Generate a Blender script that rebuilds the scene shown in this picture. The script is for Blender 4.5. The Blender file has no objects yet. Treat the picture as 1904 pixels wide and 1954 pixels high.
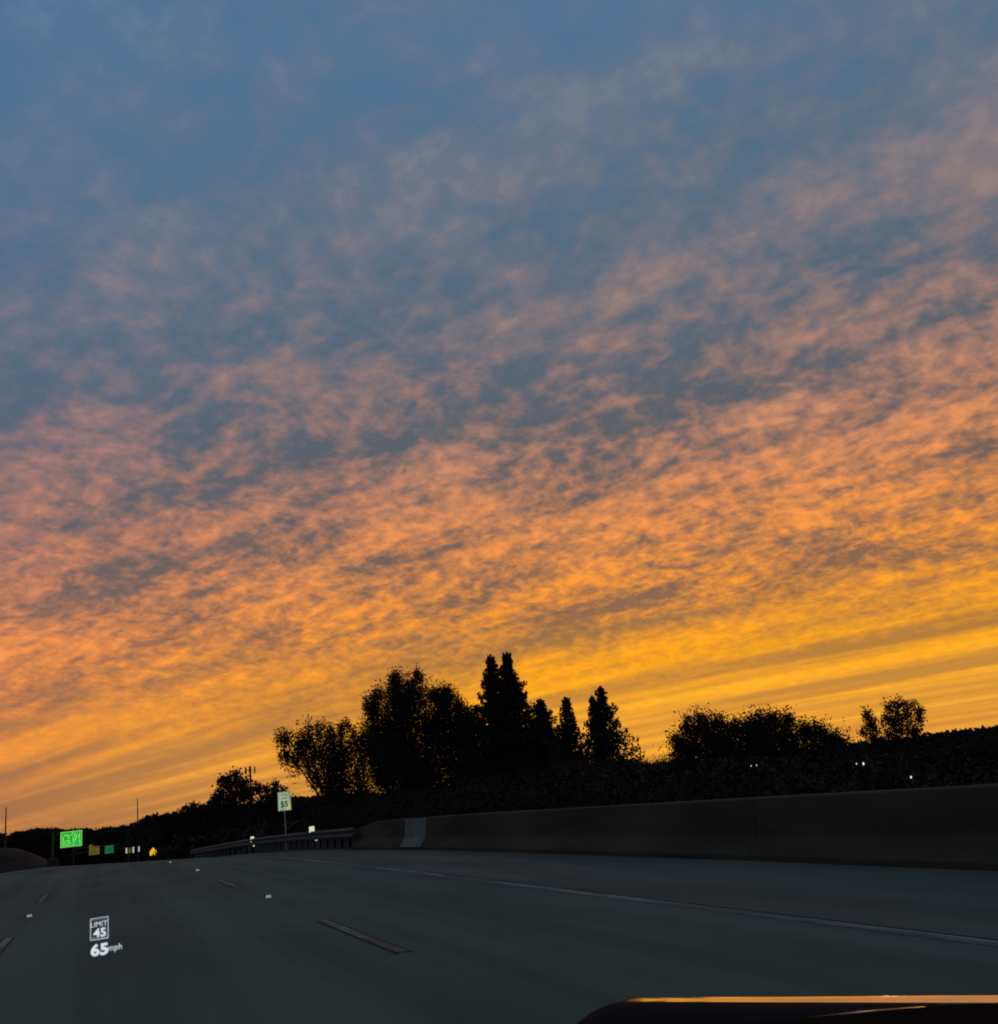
import bpy, bmesh, math, random
import numpy as np
from mathutils import Vector, Matrix

R = math.radians
scene = bpy.context.scene
COL = scene.collection

# ---------------------------------------------------------------- camera
EYE = 1.35                       # driver's eye above the road; +Y is the direction of travel
cam_data = bpy.data.cameras.new("camera")
cam_data.sensor_fit = 'HORIZONTAL'
cam_data.sensor_width = 36.0
cam_data.lens = 36.0 * 1850 / 1904
cam_data.clip_start = 0.05
cam_data.clip_end = 20000
cam = bpy.data.objects.new("camera", cam_data)
COL.objects.link(cam)
_p, _y, _r = R(15.78), R(23.262), R(6.5)          # pitch up, yaw right, handheld roll
_fw = Vector((math.sin(_y) * math.cos(_p), math.cos(_y) * math.cos(_p), math.sin(_p)))
_rt = Vector((math.cos(_y), -math.sin(_y), 0))
_up = _rt.cross(_fw)
_rt2 = _rt * math.cos(_r) - _up * math.sin(_r)
_up2 = _up * math.cos(_r) + _rt * math.sin(_r)
_m = Matrix((_rt2, _up2, -_fw)).transposed().to_4x4()
_m.translation = Vector((0, 0, EYE))
cam.matrix_world = _m
cam_data.dof.use_dof = True
cam_data.dof.focus_distance = 60.0
cam_data.dof.aperture_fstop = 36.0
scene.camera = cam
scene.cycles.filter_width = 1.9
scene.cycles.use_denoising = True
scene.cycles.max_bounces = 6
scene.cycles.transparent_max_bounces = 12
scene.view_settings.view_transform = 'Standard'
scene.view_settings.look = 'None'
scene.view_settings.exposure = 0.0
scene.view_settings.gamma = 1.0

# ---------------------------------------------------------------- sky
SUN_AZ = 38.0                    # degrees right of the direction of travel; the sun has just set there


def lin(r, g, b):
    return tuple(((c / 255) / 12.92 if c / 255 <= .04045 else ((c / 255 + .055) / 1.055) ** 2.4) for c in (r, g, b)) + (1.0,)


class NT:
    """Small helper to write node trees as expressions."""
    def __init__(s, tree):
        s.t = tree
        s.n = tree.nodes
        s.l = tree.links

    def new(s, kind, **kw):
        n = s.n.new(kind)
        for k, v in kw.items():
            setattr(n, k, v)
        return n

    def put(s, sock, v):
        if isinstance(v, bpy.types.NodeSocket):
            s.l.new(v, sock)
        elif v is not None:
            sock.default_value = v

    def m(s, op, a, b=None, c=None, clamp=False):
        n = s.new('ShaderNodeMath', operation=op, use_clamp=clamp)
        for i, v in enumerate((a, b, c)):
            s.put(n.inputs[i], v) if v is not None else None
        return n.outputs[0]

    def vm(s, op, a, b=None, scale=None):
        n = s.new('ShaderNodeVectorMath', operation=op)
        s.put(n.inputs[0], a)
        if b is not None:
            s.put(n.inputs[1], b)
        if scale is not None:
            s.put(n.inputs['Scale'], scale)
        return n.outputs['Value'] if op in ('DOT_PRODUCT', 'LENGTH') else n.outputs[0]

    def xyz(s, x, y, z=0.0):
        n = s.new('ShaderNodeCombineXYZ')
        for i, v in enumerate((x, y, z)):
            s.put(n.inputs[i], v)
        return n.outputs[0]

    def sep(s, v):
        n = s.new('ShaderNodeSeparateXYZ')
        s.put(n.inputs[0], v)
        return n.outputs

    def noise(s, vec, scale, detail=4, rough=.55, lac=2.0, dist=0.0, out=0):
        n = s.new('ShaderNodeTexNoise')
        s.put(n.inputs['Vector'], vec)
        n.inputs['Scale'].default_value = scale
        n.inputs['Detail'].default_value = detail
        n.inputs['Roughness'].default_value = rough
        n.inputs['Lacunarity'].default_value = lac
        n.inputs['Distortion'].default_value = dist
        return n.outputs[out]

    def smooth(s, v, a, b, lo=0.0, hi=1.0):
        n = s.new('ShaderNodeMapRange', interpolation_type='SMOOTHSTEP')
        for i, x in enumerate((v, a, b, lo, hi)):
            s.put(n.inputs[i], x)
        return n.outputs[0]

    def ramp(s, v, stops, interp='LINEAR'):
        n = s.new('ShaderNodeValToRGB')
        s.put(n.inputs[0], v)
        cr = n.color_ramp
        cr.interpolation = interp
        while len(cr.elements) < len(stops):
            cr.elements.new(0.5)
        for e, (p, c) in zip(cr.elements, stops):
            e.position = p
            e.color = c
        return n.outputs[0]

    def mix(s, f, a, b, blend='MIX'):
        n = s.new('ShaderNodeMix', data_type='RGBA', blend_type=blend)
        s.put(n.inputs[0], f)
        s.put(n.inputs[6], a)
        s.put(n.inputs[7], b)
        return n.outputs[2]


def build_sky():
    w = bpy.data.worlds.new("World")
    scene.world = w
    w.use_nodes = True
    N = NT(w.node_tree)
    N.n.clear()
    d = N.new('ShaderNodeTexCoord').outputs['Generated']
    x, y, z = N.sep(d)
    el = N.m('DIVIDE', N.m('ARCSINE', N.m('MAXIMUM', z, 0.0)), R(50), clamp=True)     # 0 at the horizon, 1 at 50 degrees up
    flat = N.m('SQRT', N.m('ADD', N.m('ADD', N.m('MULTIPLY', x, x), N.m('MULTIPLY', y, y)), 1e-5))
    sa = R(SUN_AZ)
    c = N.m('DIVIDE', N.m('ADD', N.m('MULTIPLY', x, math.sin(sa)), N.m('MULTIPLY', y, math.cos(sa))), flat)   # cosine of the bearing off the sunset

    # the cloud sheet: altocumulus puffs with some height of their own, in rows running towards bearing -32 degrees
    zc = N.m('MAXIMUM', z, 0.0)
    ra = R(-32)
    u = N.m('ADD', N.m('MULTIPLY', x, math.sin(ra)), N.m('MULTIPLY', y, math.cos(ra)))
    v = N.m('SUBTRACT', N.m('MULTIPLY', x, math.cos(ra)), N.m('MULTIPLY', y, math.sin(ra)))
    inv = N.m('DIVIDE', 1.0, N.m('ADD', zc, 0.13))
    along = N.m('MULTIPLY', u, inv)
    across = N.m('MULTIPLY', v, inv)
    q = N.xyz(along, across)
    warp = N.vm('SUBTRACT', N.noise(q, 2.6, 2, .5, out=1), (.5, .5, .5))
    qw = N.vm('ADD', q, N.vm('SCALE', warp, scale=0.16))
    ax, ay, _ = N.sep(qw)
    rows = N.noise(N.xyz(N.m('MULTIPLY', ax, .34), ay, 2.0), 5.6, 3, .5)
    big = N.noise(N.xyz(along, across, 21.0), 1.0, 2, .5)
    # the puffs themselves stand up, so they are foreshortened less than the sheet
    inv3 = N.m('DIVIDE', 1.0, N.m('ADD', zc, 0.34))
    pw = N.xyz(N.m('MULTIPLY', u, inv3), N.m('MULTIPLY', v, inv3), 3.7)
    pw = N.vm('ADD', pw, N.vm('SCALE', warp, scale=0.06))
    coarse = N.noise(pw, 15.0, 4, .52)
    mid = N.noise(pw, 31.0, 4, .55)
    fine = N.noise(pw, 66.0, 4, .6)
    up = N.smooth(el, .12, .62)
    dens = N.m('MULTIPLY', rows, .36)
    dens = N.m('ADD', dens, N.m('MULTIPLY', coarse, N.m('ADD', .08, N.m('MULTIPLY', up, .28))))
    dens = N.m('ADD', dens, N.m('MULTIPLY', mid, N.m('SUBTRACT', .38, N.m('MULTIPLY', up, .16))))
    dens = N.m('ADD', dens, N.m('MULTIPLY', fine, N.m('SUBTRACT', .20, N.m('MULTIPLY', up, .12))))
    dens = N.m('ADD', dens, N.m('MULTIPLY', N.m('SUBTRACT', big, .5), .20))
    # low down the sheet is seen edge on: long streaks
    inv2 = N.m('DIVIDE', 1.0, N.m('ADD', zc, 0.075))
    streak = N.noise(N.xyz(N.m('MULTIPLY', N.m('MULTIPLY', u, inv2), .10), N.m('MULTIPLY', v, inv2), 40.0), 1.5, 4, .5, dist=.2)
    low = N.m('MULTIPLY', N.smooth(el, .05, .24, 1.0, 0.0), .78)
    dens = N.m('ADD', N.m('MULTIPLY', dens, N.m('SUBTRACT', 1.0, low)), N.m('MULTIPLY', streak, low))
    cover = N.smooth(N.m('SUBTRACT', dens, N.m('MULTIPLY', N.smooth(el, .3, .9), .03)), .39, .63)

    crown = N.m('MULTIPLY', N.smooth(dens, .53, .68), N.smooth(mid, .42, .62))          # the brightest, best lit puffs

    S = 50.0
    lit_sun = N.ramp(el, [(0 / S, lin(240, 168, 62)), (2.5 / S, lin(253, 174, 50)), (6 / S, lin(255, 167, 26)), (10 / S, lin(252, 154, 50)), (15 / S, lin(230, 144, 84)), (20 / S, lin(196, 137, 110)), (26 / S, lin(148, 125, 121)), (33 / S, lin(116, 118, 132)), (42 / S, lin(100, 118, 144)), (1, lin(90, 115, 146))])
    gap_sun = N.ramp(el, [(0 / S, lin(218, 146, 58)), (2.5 / S, lin(206, 142, 58)), (6 / S, lin(176, 120, 60)), (10 / S, lin(136, 102, 80)), (15 / S, lin(106, 96, 92)), (20 / S, lin(92, 97, 105)), (26 / S, lin(86, 104, 122)), (33 / S, lin(82, 111, 136)), (42 / S, lin(82, 117, 150)), (1, lin(76, 112, 148))])
    lit_off = N.ramp(el, [(0 / S, lin(176, 116, 78)), (2 / S, lin(202, 128, 76)), (5 / S, lin(246, 148, 62)), (9 / S, lin(236, 141, 80)), (14 / S, lin(206, 131, 102)), (20 / S, lin(166, 123, 117)), (27 / S, lin(124, 119, 134)), (35 / S, lin(98, 118, 146)), (43 / S, lin(84, 118, 154)), (1, lin(78, 114, 152))])
    gap_off = N.ramp(el, [(0 / S, lin(158, 106, 78)), (2 / S, lin(166, 112, 78)), (5 / S, lin(164, 110, 80)), (9 / S, lin(138, 100, 86)), (14 / S, lin(108, 99, 102)), (20 / S, lin(88, 102, 120)), (27 / S, lin(80, 109, 136)), (35 / S, lin(78, 115, 148)), (43 / S, lin(77, 116, 152)), (1, lin(72, 110, 148))])
    lit_far = N.ramp(el, [(0, lin(86, 84, 100)), (10 / S, lin(104, 94, 110)), (25 / S, lin(96, 98, 120)), (1, lin(80, 104, 138))])
    gap_far = N.ramp(el, [(0, lin(70, 80, 102)), (10 / S, lin(72, 84, 112)), (25 / S, lin(70, 94, 130)), (1, lin(68, 106, 146))])
    w1 = N.smooth(c, .66, 1.0)                        # towards the sunset
    w2 = N.smooth(c, -.35, .62)                       # the dusk half of the sky behind
    lit = N.mix(w2, lit_far, N.mix(w1, lit_off, lit_sun))
    gap = N.mix(w2, gap_far, N.mix(w1, gap_off, gap_sun))
    col = N.mix(cover, gap, lit)
    col = N.mix(N.m('MULTIPLY', crown, .75), col, N.mix(1.0, lit, (1.28, 1.22, 1.08, 1), 'MULTIPLY'))
    below = N.smooth(z, -.06, -.01, 0.0, 1.0)
    col = N.mix(below, lin(40, 40, 42), col)

    sky = N.new('ShaderNodeTexSky', sky_type='NISHITA', sun_disc=False)
    sky.sun_elevation = R(0.5)
    sky.sun_rotation = R(SUN_AZ)
    bg1 = N.new('ShaderNodeBackground')
    N.put(bg1.inputs[0], col)
    bg1.inputs[1].default_value = 0.97
    bg2 = N.new('ShaderNodeBackground')
    N.put(bg2.inputs[0], sky.outputs[0])
    bg2.inputs[1].default_value = 0.0025
    add = N.new('ShaderNodeAddShader')
    N.l.new(bg1.outputs[0], add.inputs[0])
    N.l.new(bg2.outputs[0], add.inputs[1])
    out = N.new('ShaderNodeOutputWorld')
    N.l.new(add.outputs[0], out.inputs[0])


build_sky()

# the last direct light: the sun stands on the horizon behind the trees
sun_data = bpy.data.lights.new("sun", 'SUN')
sun_data.energy = 0.06
sun_data.angle = R(4)
sun_data.color = (1.0, .55, .22)
sun = bpy.data.objects.new("sun", sun_data)
COL.objects.link(sun)
_sd = Vector((math.sin(R(SUN_AZ)) * math.cos(R(1)), math.cos(R(SUN_AZ)) * math.cos(R(1)), math.sin(R(1))))
sun.rotation_euler = _sd.to_track_quat('Z', 'Y').to_euler()

# ================================================================ helpers
rng = np.random.default_rng(7)


def sstep(a, b, v):
    t = np.clip((np.asarray(v, float) - a) / (b - a), 0, 1)
    return t * t * (3 - 2 * t)


def mesh_np(name, verts, faces, mat=None, smooth=False):
    """One mesh from an (n,3) array and an (m,4) or (m,3) array."""
    me = bpy.data.meshes.new(name)
    verts = np.ascontiguousarray(verts, np.float32)
    faces = np.ascontiguousarray(faces, np.int32)
    k = faces.shape[1]
    me.vertices.add(len(verts))
    me.vertices.foreach_set('co', verts.ravel())
    me.loops.add(faces.size)
    me.loops.foreach_set('vertex_index', faces.ravel())
    me.polygons.add(len(faces))
    me.polygons.foreach_set('loop_start', np.arange(0, faces.size, k, dtype=np.int32))
    me.polygons.foreach_set('loop_total', np.full(len(faces), k, np.int32))
    if smooth:
        me.polygons.foreach_set('use_smooth', np.ones(len(faces), bool))
    me.update(calc_edges=True)
    if mat:
        me.materials.append(mat)
    return me


def link(name, me, parent=None, loc=None, rotz=None):
    o = bpy.data.objects.new(name, me)
    COL.objects.link(o)
    if parent is not None:
        o.parent = parent
    if loc is not None:
        o.location = loc
    if rotz is not None:
        o.rotation_euler = (0, 0, rotz)
    return o


def tag(o, label=None, cat=None, group=None, kind=None):
    for k, v in (('label', label), ('category', cat), ('group', group), ('kind', kind)):
        if v:
            o[k] = v
    return o


def thing(name, label, cat, loc=(0, 0, 0), rotz=0.0, group=None):
    return tag(link(name, None, None, loc, rotz), label, cat, group)


class MB:
    """Collects boxes, tubes and prisms into one bmesh."""
    def __init__(s):
        s.bm = bmesh.new()

    def box(s, c, size, rotz=0.0, bevel=0.0, tilt=None):
        r = bmesh.ops.create_cube(s.bm, size=1.0)
        m = Matrix.Translation(c) @ Matrix.Rotation(rotz, 4, 'Z')
        if tilt is not None:
            m = m @ tilt
        m = m @ Matrix.Diagonal((size[0], size[1], size[2], 1))
        bmesh.ops.transform(s.bm, matrix=m, verts=r['verts'])
        if bevel:
            es = list({e for v in r['verts'] for e in v.link_edges})
            bmesh.ops.bevel(s.bm, geom=es, offset=bevel, segments=1, affect='EDGES')
        return s

    def tube(s, pts, radii, sides=8):
        pts = [Vector(p) for p in pts]
        rings = []
        for i, p in enumerate(pts):
            d = (pts[min(i + 1, len(pts) - 1)] - pts[max(i - 1, 0)]).normalized()
            a = d.cross(Vector((0, 0, 1)))
            if a.length < 1e-3:
                a = Vector((1, 0, 0))
            a.normalize()
            b = d.cross(a)
            r = radii[i] if hasattr(radii, '__len__') else radii
            rings.append([s.bm.verts.new(p + a * (r * math.cos(2 * math.pi * k / sides)) + b * (r * math.sin(2 * math.pi * k / sides))) for k in range(sides)])
        for i in range(len(rings) - 1):
            for k in range(sides):
                s.bm.faces.new((rings[i][k], rings[i][(k + 1) % sides], rings[i + 1][(k + 1) % sides], rings[i + 1][k]))
        s.bm.faces.new(rings[0])
        s.bm.faces.new(rings[-1][::-1])
        return s

    def prism(s, outline, y0, y1):
        """Outline in x,z extruded along y."""
        a = [s.bm.verts.new((x, y0, z)) for x, z in outline]
        b = [s.bm.verts.new((x, y1, z)) for x, z in outline]
        n = len(outline)
        for i in range(n):
            s.bm.faces.new((a[i], a[(i + 1) % n], b[(i + 1) % n], b[i]))
        s.bm.faces.new(a[::-1])
        s.bm.faces.new(b)
        return s

    def loft(s, sections, close=True):
        """Sections: lists of points, same count; skinned in order."""
        rings = [[s.bm.verts.new(p) for p in sec] for sec in sections]
        n = len(rings[0])
        for i in range(len(rings) - 1):
            for k in range(n if close else n - 1):
                s.bm.faces.new((rings[i][k], rings[i][(k + 1) % n], rings[i + 1][(k + 1) % n], rings[i + 1][k]))
        if close:
            s.bm.faces.new(rings[0][::-1])
            s.bm.faces.new(rings[-1])
        return s

    def build(s, name, mat, parent=None, loc=None, rotz=None, smooth=False):
        bmesh.ops.recalc_face_normals(s.bm, faces=s.bm.faces)
        me = bpy.data.meshes.new(name)
        s.bm.to_mesh(me)
        s.bm.free()
        if smooth:
            me.polygons.foreach_set('use_smooth', np.ones(len(me.polygons), bool))
        me.materials.append(mat)
        return link(name, me, parent, loc, rotz)


# ---------------------------------------------------------------- materials
def principled(name, rough=.8, spec=.3, metal=0.0):
    m = bpy.data.materials.new(name)
    m.use_nodes = True
    N = NT(m.node_tree)
    b = N.n['Principled BSDF']
    b.inputs['Roughness'].default_value = rough
    b.inputs['Specular IOR Level'].default_value = spec
    b.inputs['Metallic'].default_value = metal
    return m, N, b


def noisy(name, c1, c2, scale=3.0, stretch=(1, 1, 1), rough=.85, spec=.2, detail=5, bump=0.0, bump_scale=60, metal=0.0):
    m, N, b = principled(name, rough, spec, metal)
    co = N.new('ShaderNodeTexCoord').outputs['Object']
    f = N.noise(N.vm('MULTIPLY', co, stretch), scale, detail, .6)
    N.put(b.inputs['Base Color'], N.mix(N.smooth(f, .3, .7), tuple(c1) + (1,), tuple(c2) + (1,)))
    if bump:
        bn = N.new('ShaderNodeBump')
        bn.inputs['Strength'].default_value = bump
        bn.inputs['Distance'].default_value = .02
        N.put(bn.inputs['Height'], N.noise(co, bump_scale, 3, .6))
        N.put(b.inputs['Normal'], bn.outputs[0])
    return m


def emitting(name, colour, strength, base=None, streaks=None):
    """Lamps, the display, and sign faces and reflectors whose glow replaces headlight return. streaks = (second colour, scale, stretch) varies the glow of the sheeting."""
    m, N, b = principled(name, .5, .3)
    b.inputs['Base Color'].default_value = tuple(base or colour[:3]) + (1,)
    col = tuple(colour[:3]) + (1,)
    if streaks:
        c2, sc, st = streaks
        co = N.new('ShaderNodeTexCoord').outputs['Object']
        col = N.mix(N.smooth(N.noise(N.vm('MULTIPLY', co, st), sc, 3, .6), .38, .62), col, tuple(c2[:3]) + (1,))
    N.put(b.inputs['Emission Color'], col)
    b.inputs['Emission Strength'].default_value = strength
    return m


def leaf_material(name, c1, c2):
    m, N, b = principled(name, .75, .15)
    co = N.new('ShaderNodeTexCoord').outputs['Object']
    f = N.noise(co, 2.1, 4, .6)
    N.put(b.inputs['Base Color'], N.mix(N.smooth(f, .35, .65), tuple(c1) + (1,), tuple(c2) + (1,)))
    return m


def asphalt_material():
    m, N, b = principled('asphalt', .85, .10)
    co = N.new('ShaderNodeTexCoord').outputs['Object']
    x, y, z = N.sep(co)
    lanes = N.noise(N.xyz(N.m('MULTIPLY', x, 1.1), N.m('MULTIPLY', y, .018)), 1.0, 4, .55)       # wheel tracks and old overlay strips
    patch = N.noise(N.xyz(N.m('MULTIPLY', x, .35), N.m('MULTIPLY', y, .10), 4.0), 1.0, 4, .6)
    grain = N.noise(co, 55.0, 3, .7)
    f = N.m('ADD', N.m('MULTIPLY', lanes, .55), N.m('MULTIPLY', patch, .45))
    col = N.mix(N.smooth(f, .40, .60), (.084, .108, .066, 1), (.148, .178, .112, 1))
    col = N.mix(N.smooth(grain, .35, .7, 0, .35), col, (.10, .10, .10, 1))
    N.put(b.inputs['Base Color'], col)
    bn = N.new('ShaderNodeBump')
    bn.inputs['Strength'].default_value = .35
    bn.inputs['Distance'].default_value = .01
    N.put(bn.inputs['Height'], grain)
    N.put(b.inputs['Normal'], bn.outputs[0])
    return m


def paint_line_material(name, c, wear):
    """Worn paint: the road shows through in patches."""
    m, N, b = principled(name, .7, .3)
    co = N.new('ShaderNodeTexCoord').outputs['Object']
    f = N.noise(N.vm('MULTIPLY', co, (3.0, .35, 1)), 1.6, 5, .65)
    N.put(b.inputs['Base Color'], N.mix(N.smooth(f, wear - .14, wear + .14), (.065, .066, .066, 1), tuple(c) + (1,)))
    return m


M = dict(
    asphalt=asphalt_material(),
    shoulder=noisy('shoulder_concrete', (.105, .098, .066), (.155, .146, .098), 1.2, (1, .12, 1), .9, .15, bump=.2, bump_scale=40),
    white_line=paint_line_material('worn_white_paint', (.19, .26, .19), .50),
    dash_paint=paint_line_material('lane_paint', (.20, .27, .185), .50),
    dash_black=noisy('contrast_black_paint', (.022, .026, .025), (.034, .038, .036), 4.0),
    concrete=noisy('stained_concrete', (.050, .043, .024), (.088, .076, .044), .9, (1, .35, 1.6), .92, .12, detail=7, bump=.25, bump_scale=24),
    pale_patch=noisy('pale_overpaint', (.13, .165, .12), (.18, .22, .165), 2.0),
    steel=noisy('weathered_galvanised_steel', (.070, .076, .062), (.11, .12, .10), 3.0, (1, .3, 1), .8, .2),
    post_wood=noisy('grey_timber_post', (.085, .078, .066), (.14, .13, .11), 5.0, (1, 1, .3)),
    soil=noisy('dry_grass_soil', (.014, .012, .007), (.026, .021, .012), .6, (1, 1, 1), .95, .1, bump=.5, bump_scale=6),
    berm=noisy('brown_dry_grass', (.044, .024, .013), (.075, .042, .023), .8, (1, 1, 1), .95, .1, bump=.6, bump_scale=5),
    bark=noisy('dark_bark', (.022, .017, .012), (.045, .035, .026), 6.0, (1, 1, .2), .9, .1),
    leaf=leaf_material('broad_leaves', (.018, .016, .006), (.032, .029, .010)),
    leaf_green=leaf_material('shrub_leaves', (.018, .017, .005), (.032, .031, .008)),
    needle=leaf_material('needles', (.016, .015, .006), (.028, .026, .009)),
    galv=noisy('pole_steel', (.05, .048, .046), (.08, .077, .074), 4.0, (1, 1, .2), .5, .4, metal=.3),
    sign_post=noisy('headlit_post_steel', (.60, .62, .48), (.72, .74, .58), 4.0, (1, 1, .2), .5, .4),  # headlight brightness on the post put into a pale base colour
    black=noisy('black_legend', (.01, .012, .012), (.02, .022, .022), 3.0),
)


# ================================================================ the road and the land
R_CREST, S0, T1 = 1200.0, 35.0, 36.0        # the road goes over a rise and drops out of sight


def road_z(x, y):
    s = np.asarray(y, float) + 2.5 * np.clip(x, -3, 6)
    t = np.maximum(s - S0, 0)
    z = np.where(t < T1, -t * t / (2 * R_CREST), -T1 * T1 / (2 * R_CREST) - (T1 / R_CREST) * (t - T1))
    return np.maximum(z, -8.0 + .4 * sstep(250, 400, y))


def wobble(x, y, k, seed):
    r = np.random.default_rng(seed)
    o = 0
    for i in range(5):
        a, b, p, q = r.normal(0, k * 1.7 ** i), r.normal(0, k * 1.7 ** i), r.uniform(0, 6), 1 / 1.5 ** i
        o = o + q * np.sin(a * x + b * y + p)
    return o


def ground_z(x, y):
    x = np.asarray(x, float)
    y = np.asarray(y, float)
    z = road_z(x, y) - .10
    right = sstep(9.2, 21, x)
    z = z - 4.0 * right * (1 - .5 * sstep(60, 200, y))
    z = z + (right + sstep(-8, -30, x)) * .25 * wobble(x, y, .12, 3)
    far = sstep(150, 500, np.hypot(x, y))
    return z * (1 - far) + (-8.4) * far


def grid(xs, ys, zf):
    X, Y = np.meshgrid(xs, ys)
    Z = zf(X, Y)
    n, m = X.shape
    idx = np.arange(n * m).reshape(n, m)
    f = np.stack([idx[:-1, :-1], idx[:-1, 1:], idx[1:, 1:], idx[1:, :-1]], -1).reshape(-1, 4)
    return np.stack([X, Y, Z], -1).reshape(-1, 3), f


def spaced(a, b, n, near=0.0, power=2.2):
    t = np.linspace(-1, 1, n)
    u = np.sign(t) * np.abs(t) ** power
    return near + np.where(u < 0, -u * (a - near), u * (b - near))


ROAD_Y = np.concatenate([np.arange(-30, 0, 3), np.arange(0, 120, 1.5), np.arange(120, 309, 6)])
v, f = grid(np.unique(np.concatenate([spaced(-6000, 6000, 121, 0, 3.4), [-5.6, 8.9, 9.2, 11, 13, 15, 17, 19, 21]])), np.unique(np.concatenate([spaced(-6000, 9000, 161, 20, 3.2), np.arange(20, 200, 4)])), ground_z)
tag(link('ground', mesh_np('ground', v, f, M['soil'], True)), 'dark dry grass and soil falling away beside the highway', None, None, 'structure')
v, f = grid(np.linspace(-5.3, 5.75, 18), ROAD_Y, lambda x, y: road_z(x, y))
road = tag(link('road', mesh_np('road', v, f, M['asphalt'], True)), 'dark blue grey asphalt highway going over a rise', None, None, 'structure')


def right_edge(y):
    """Foot of the barrier and guardrail: the shoulder narrows ahead."""
    return np.interp(y, [-40, 12, 22, 32, 50, 60, 80, 400], [8.3, 8.3, 8.05, 7.72, 6.75, 6.5, 6.45, 6.45])


n = len(ROAD_Y)
cols = 8
V = []
for i in range(cols):
    x = 5.60 + (right_edge(ROAD_Y) + .12 - 5.60) * i / (cols - 1)
    V.append(np.stack([x, ROAD_Y, road_z(x, ROAD_Y) + .006], -1))
V = np.stack(V, 1).reshape(-1, 3)
idx = np.arange(n * cols).reshape(n, cols)
F = np.stack([idx[:-1, :-1], idx[:-1, 1:], idx[1:, 1:], idx[1:, :-1]], -1).reshape(-1, 4)
tag(link('shoulder', mesh_np('shoulder', V, F, M['shoulder'], True)), 'brownish paved shoulder between white line and barrier', None, None, 'structure')


def stripe(name, x, w, y0, y1, mat, lift, parent, step=1.5):
    ys = np.linspace(y0, y1, max(2, int((y1 - y0) / step) + 1))
    v_, f_ = grid(np.array([x - w / 2, x + w / 2]), ys, lambda a, b: road_z(a, b) + lift)
    return link(name, mesh_np(name, v_, f_, mat), parent)


stripe('edge_line', 5.51, .15, -10, 90, M['white_line'], .003, road)
stripe('edge_line', -4.6, .14, -10, 90, M['white_line'], .005, road)
for x0, ph in ((2.58, 9.4), (-1.25, 13.7)):
    for k in range(-1, 6):
        y0 = ph + 12.2 * k
        if y0 < -6:
            continue
        d = stripe('lane_dash', x0, .10, y0, y0 + 3.6, M['dash_paint'], .006, road)
        for s in (-1, 1):
            stripe('dash_border', x0 + s * .068, .026, y0 - .1, y0 + 3.7, M['dash_black'], .003, d)

# raised reflectors between the lane dashes
M['marker'] = emitting('glowing_lens', (.42, .46, .34), .42, (.5, .52, .42))  # lens emission stands in for headlights thrown back
M['marker_body'] = noisy('marker_body', (.16, .17, .14), (.22, .23, .19), 9.0)


def road_marker(x, y, label):
    r = thing('road_reflector', label, 'road reflector', (x, y, float(road_z(x, y)) + .004), 0, 'raised reflectors on the lane lines')
    b = MB()
    b.loft([[(-.055, -.05, 0), (.055, -.05, 0), (.055, .05, 0), (-.055, .05, 0)], [(-.045, -.014, .048), (.045, -.014, .048), (.045, .014, .048), (-.045, .014, .048)]])
    b.build('body', M['marker_body'], r)
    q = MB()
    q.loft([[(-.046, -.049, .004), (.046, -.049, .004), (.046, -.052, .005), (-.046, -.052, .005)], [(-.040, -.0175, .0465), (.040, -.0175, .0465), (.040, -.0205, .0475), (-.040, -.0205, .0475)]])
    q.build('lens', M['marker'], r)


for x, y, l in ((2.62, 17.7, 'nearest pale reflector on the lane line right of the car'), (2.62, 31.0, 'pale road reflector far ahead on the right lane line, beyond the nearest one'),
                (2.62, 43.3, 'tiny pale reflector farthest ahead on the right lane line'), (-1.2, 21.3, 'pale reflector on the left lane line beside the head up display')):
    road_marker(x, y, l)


# ================================================================ barrier and guardrail
bar = thing('concrete_barrier', 'long dark stained concrete barrier along the right shoulder', 'barrier', (8.3, 0, 0))


def barrier_section(y, h=.80, grow=1.0):
    x = float(right_edge(y)) + .02
    z = float(road_z(x, y))
    P = [(0, -.12), (0, .08), (.17, .33), (.23, h), (.26, h + .02), (.42, h + .02), (.45, h), (.51, .33), (.68, .08), (.68, -.12)]
    return [(x - 8.3 + a * grow, y, z + b) for a, b in P]


seams = [-24, -18, -12, -6, 0, 6, 12, 18, 24, 30.0]
for a, b in zip(seams[:-1], seams[1:]):
    q = MB()
    q.loft([barrier_section(t) for t in np.linspace(a + .006, b - .006, 5)])
    q.build('barrier_segment', M['concrete'], bar)
q = MB()                                     # the end block that tapers down to the rail
q.loft([barrier_section(30.006), barrier_section(31.2), [(p[0], p[1], min(p[2], float(road_z(7.6, 33)) + .70)) for p in barrier_section(32.6, .72, .92)], [(p[0], p[1], min(p[2], float(road_z(7.6, 33)) + .62)) for p in barrier_section(33.2, .62, .8)]])
q.build('tapered_end', M['concrete'], bar)
q = MB()                                     # a paler painted-over rectangle on the traffic face
sec = [barrier_section(t) for t in (26.3, 27.2, 28.1)]
q.loft([[(p[0] - .004, p[1], p[2] + .002) for p in s[1:4]] for s in sec], close=False)
q.build('pale_patch', M['pale_patch'], bar)
rail = thing('guardrail', 'weathered steel guardrail on close posts joining the concrete barrier', 'guardrail', (7.0, 40, 0))
WP = [(0, -.155), (-.055, -.12), (-.078, -.085), (-.055, -.05), (-.01, -.018), (-.01, .018), (-.055, .05), (-.078, .085), (-.055, .12), (0, .155)]


def rail_ring(y):
    x = float(right_edge(y)) - .02
    z = float(road_z(x, y)) + .53
    front = [(x - 7.0 + a, y - 40, z + b) for a, b in WP]
    return front + [(p[0] + .012, p[1], p[2]) for p in front[::-1]]


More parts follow.
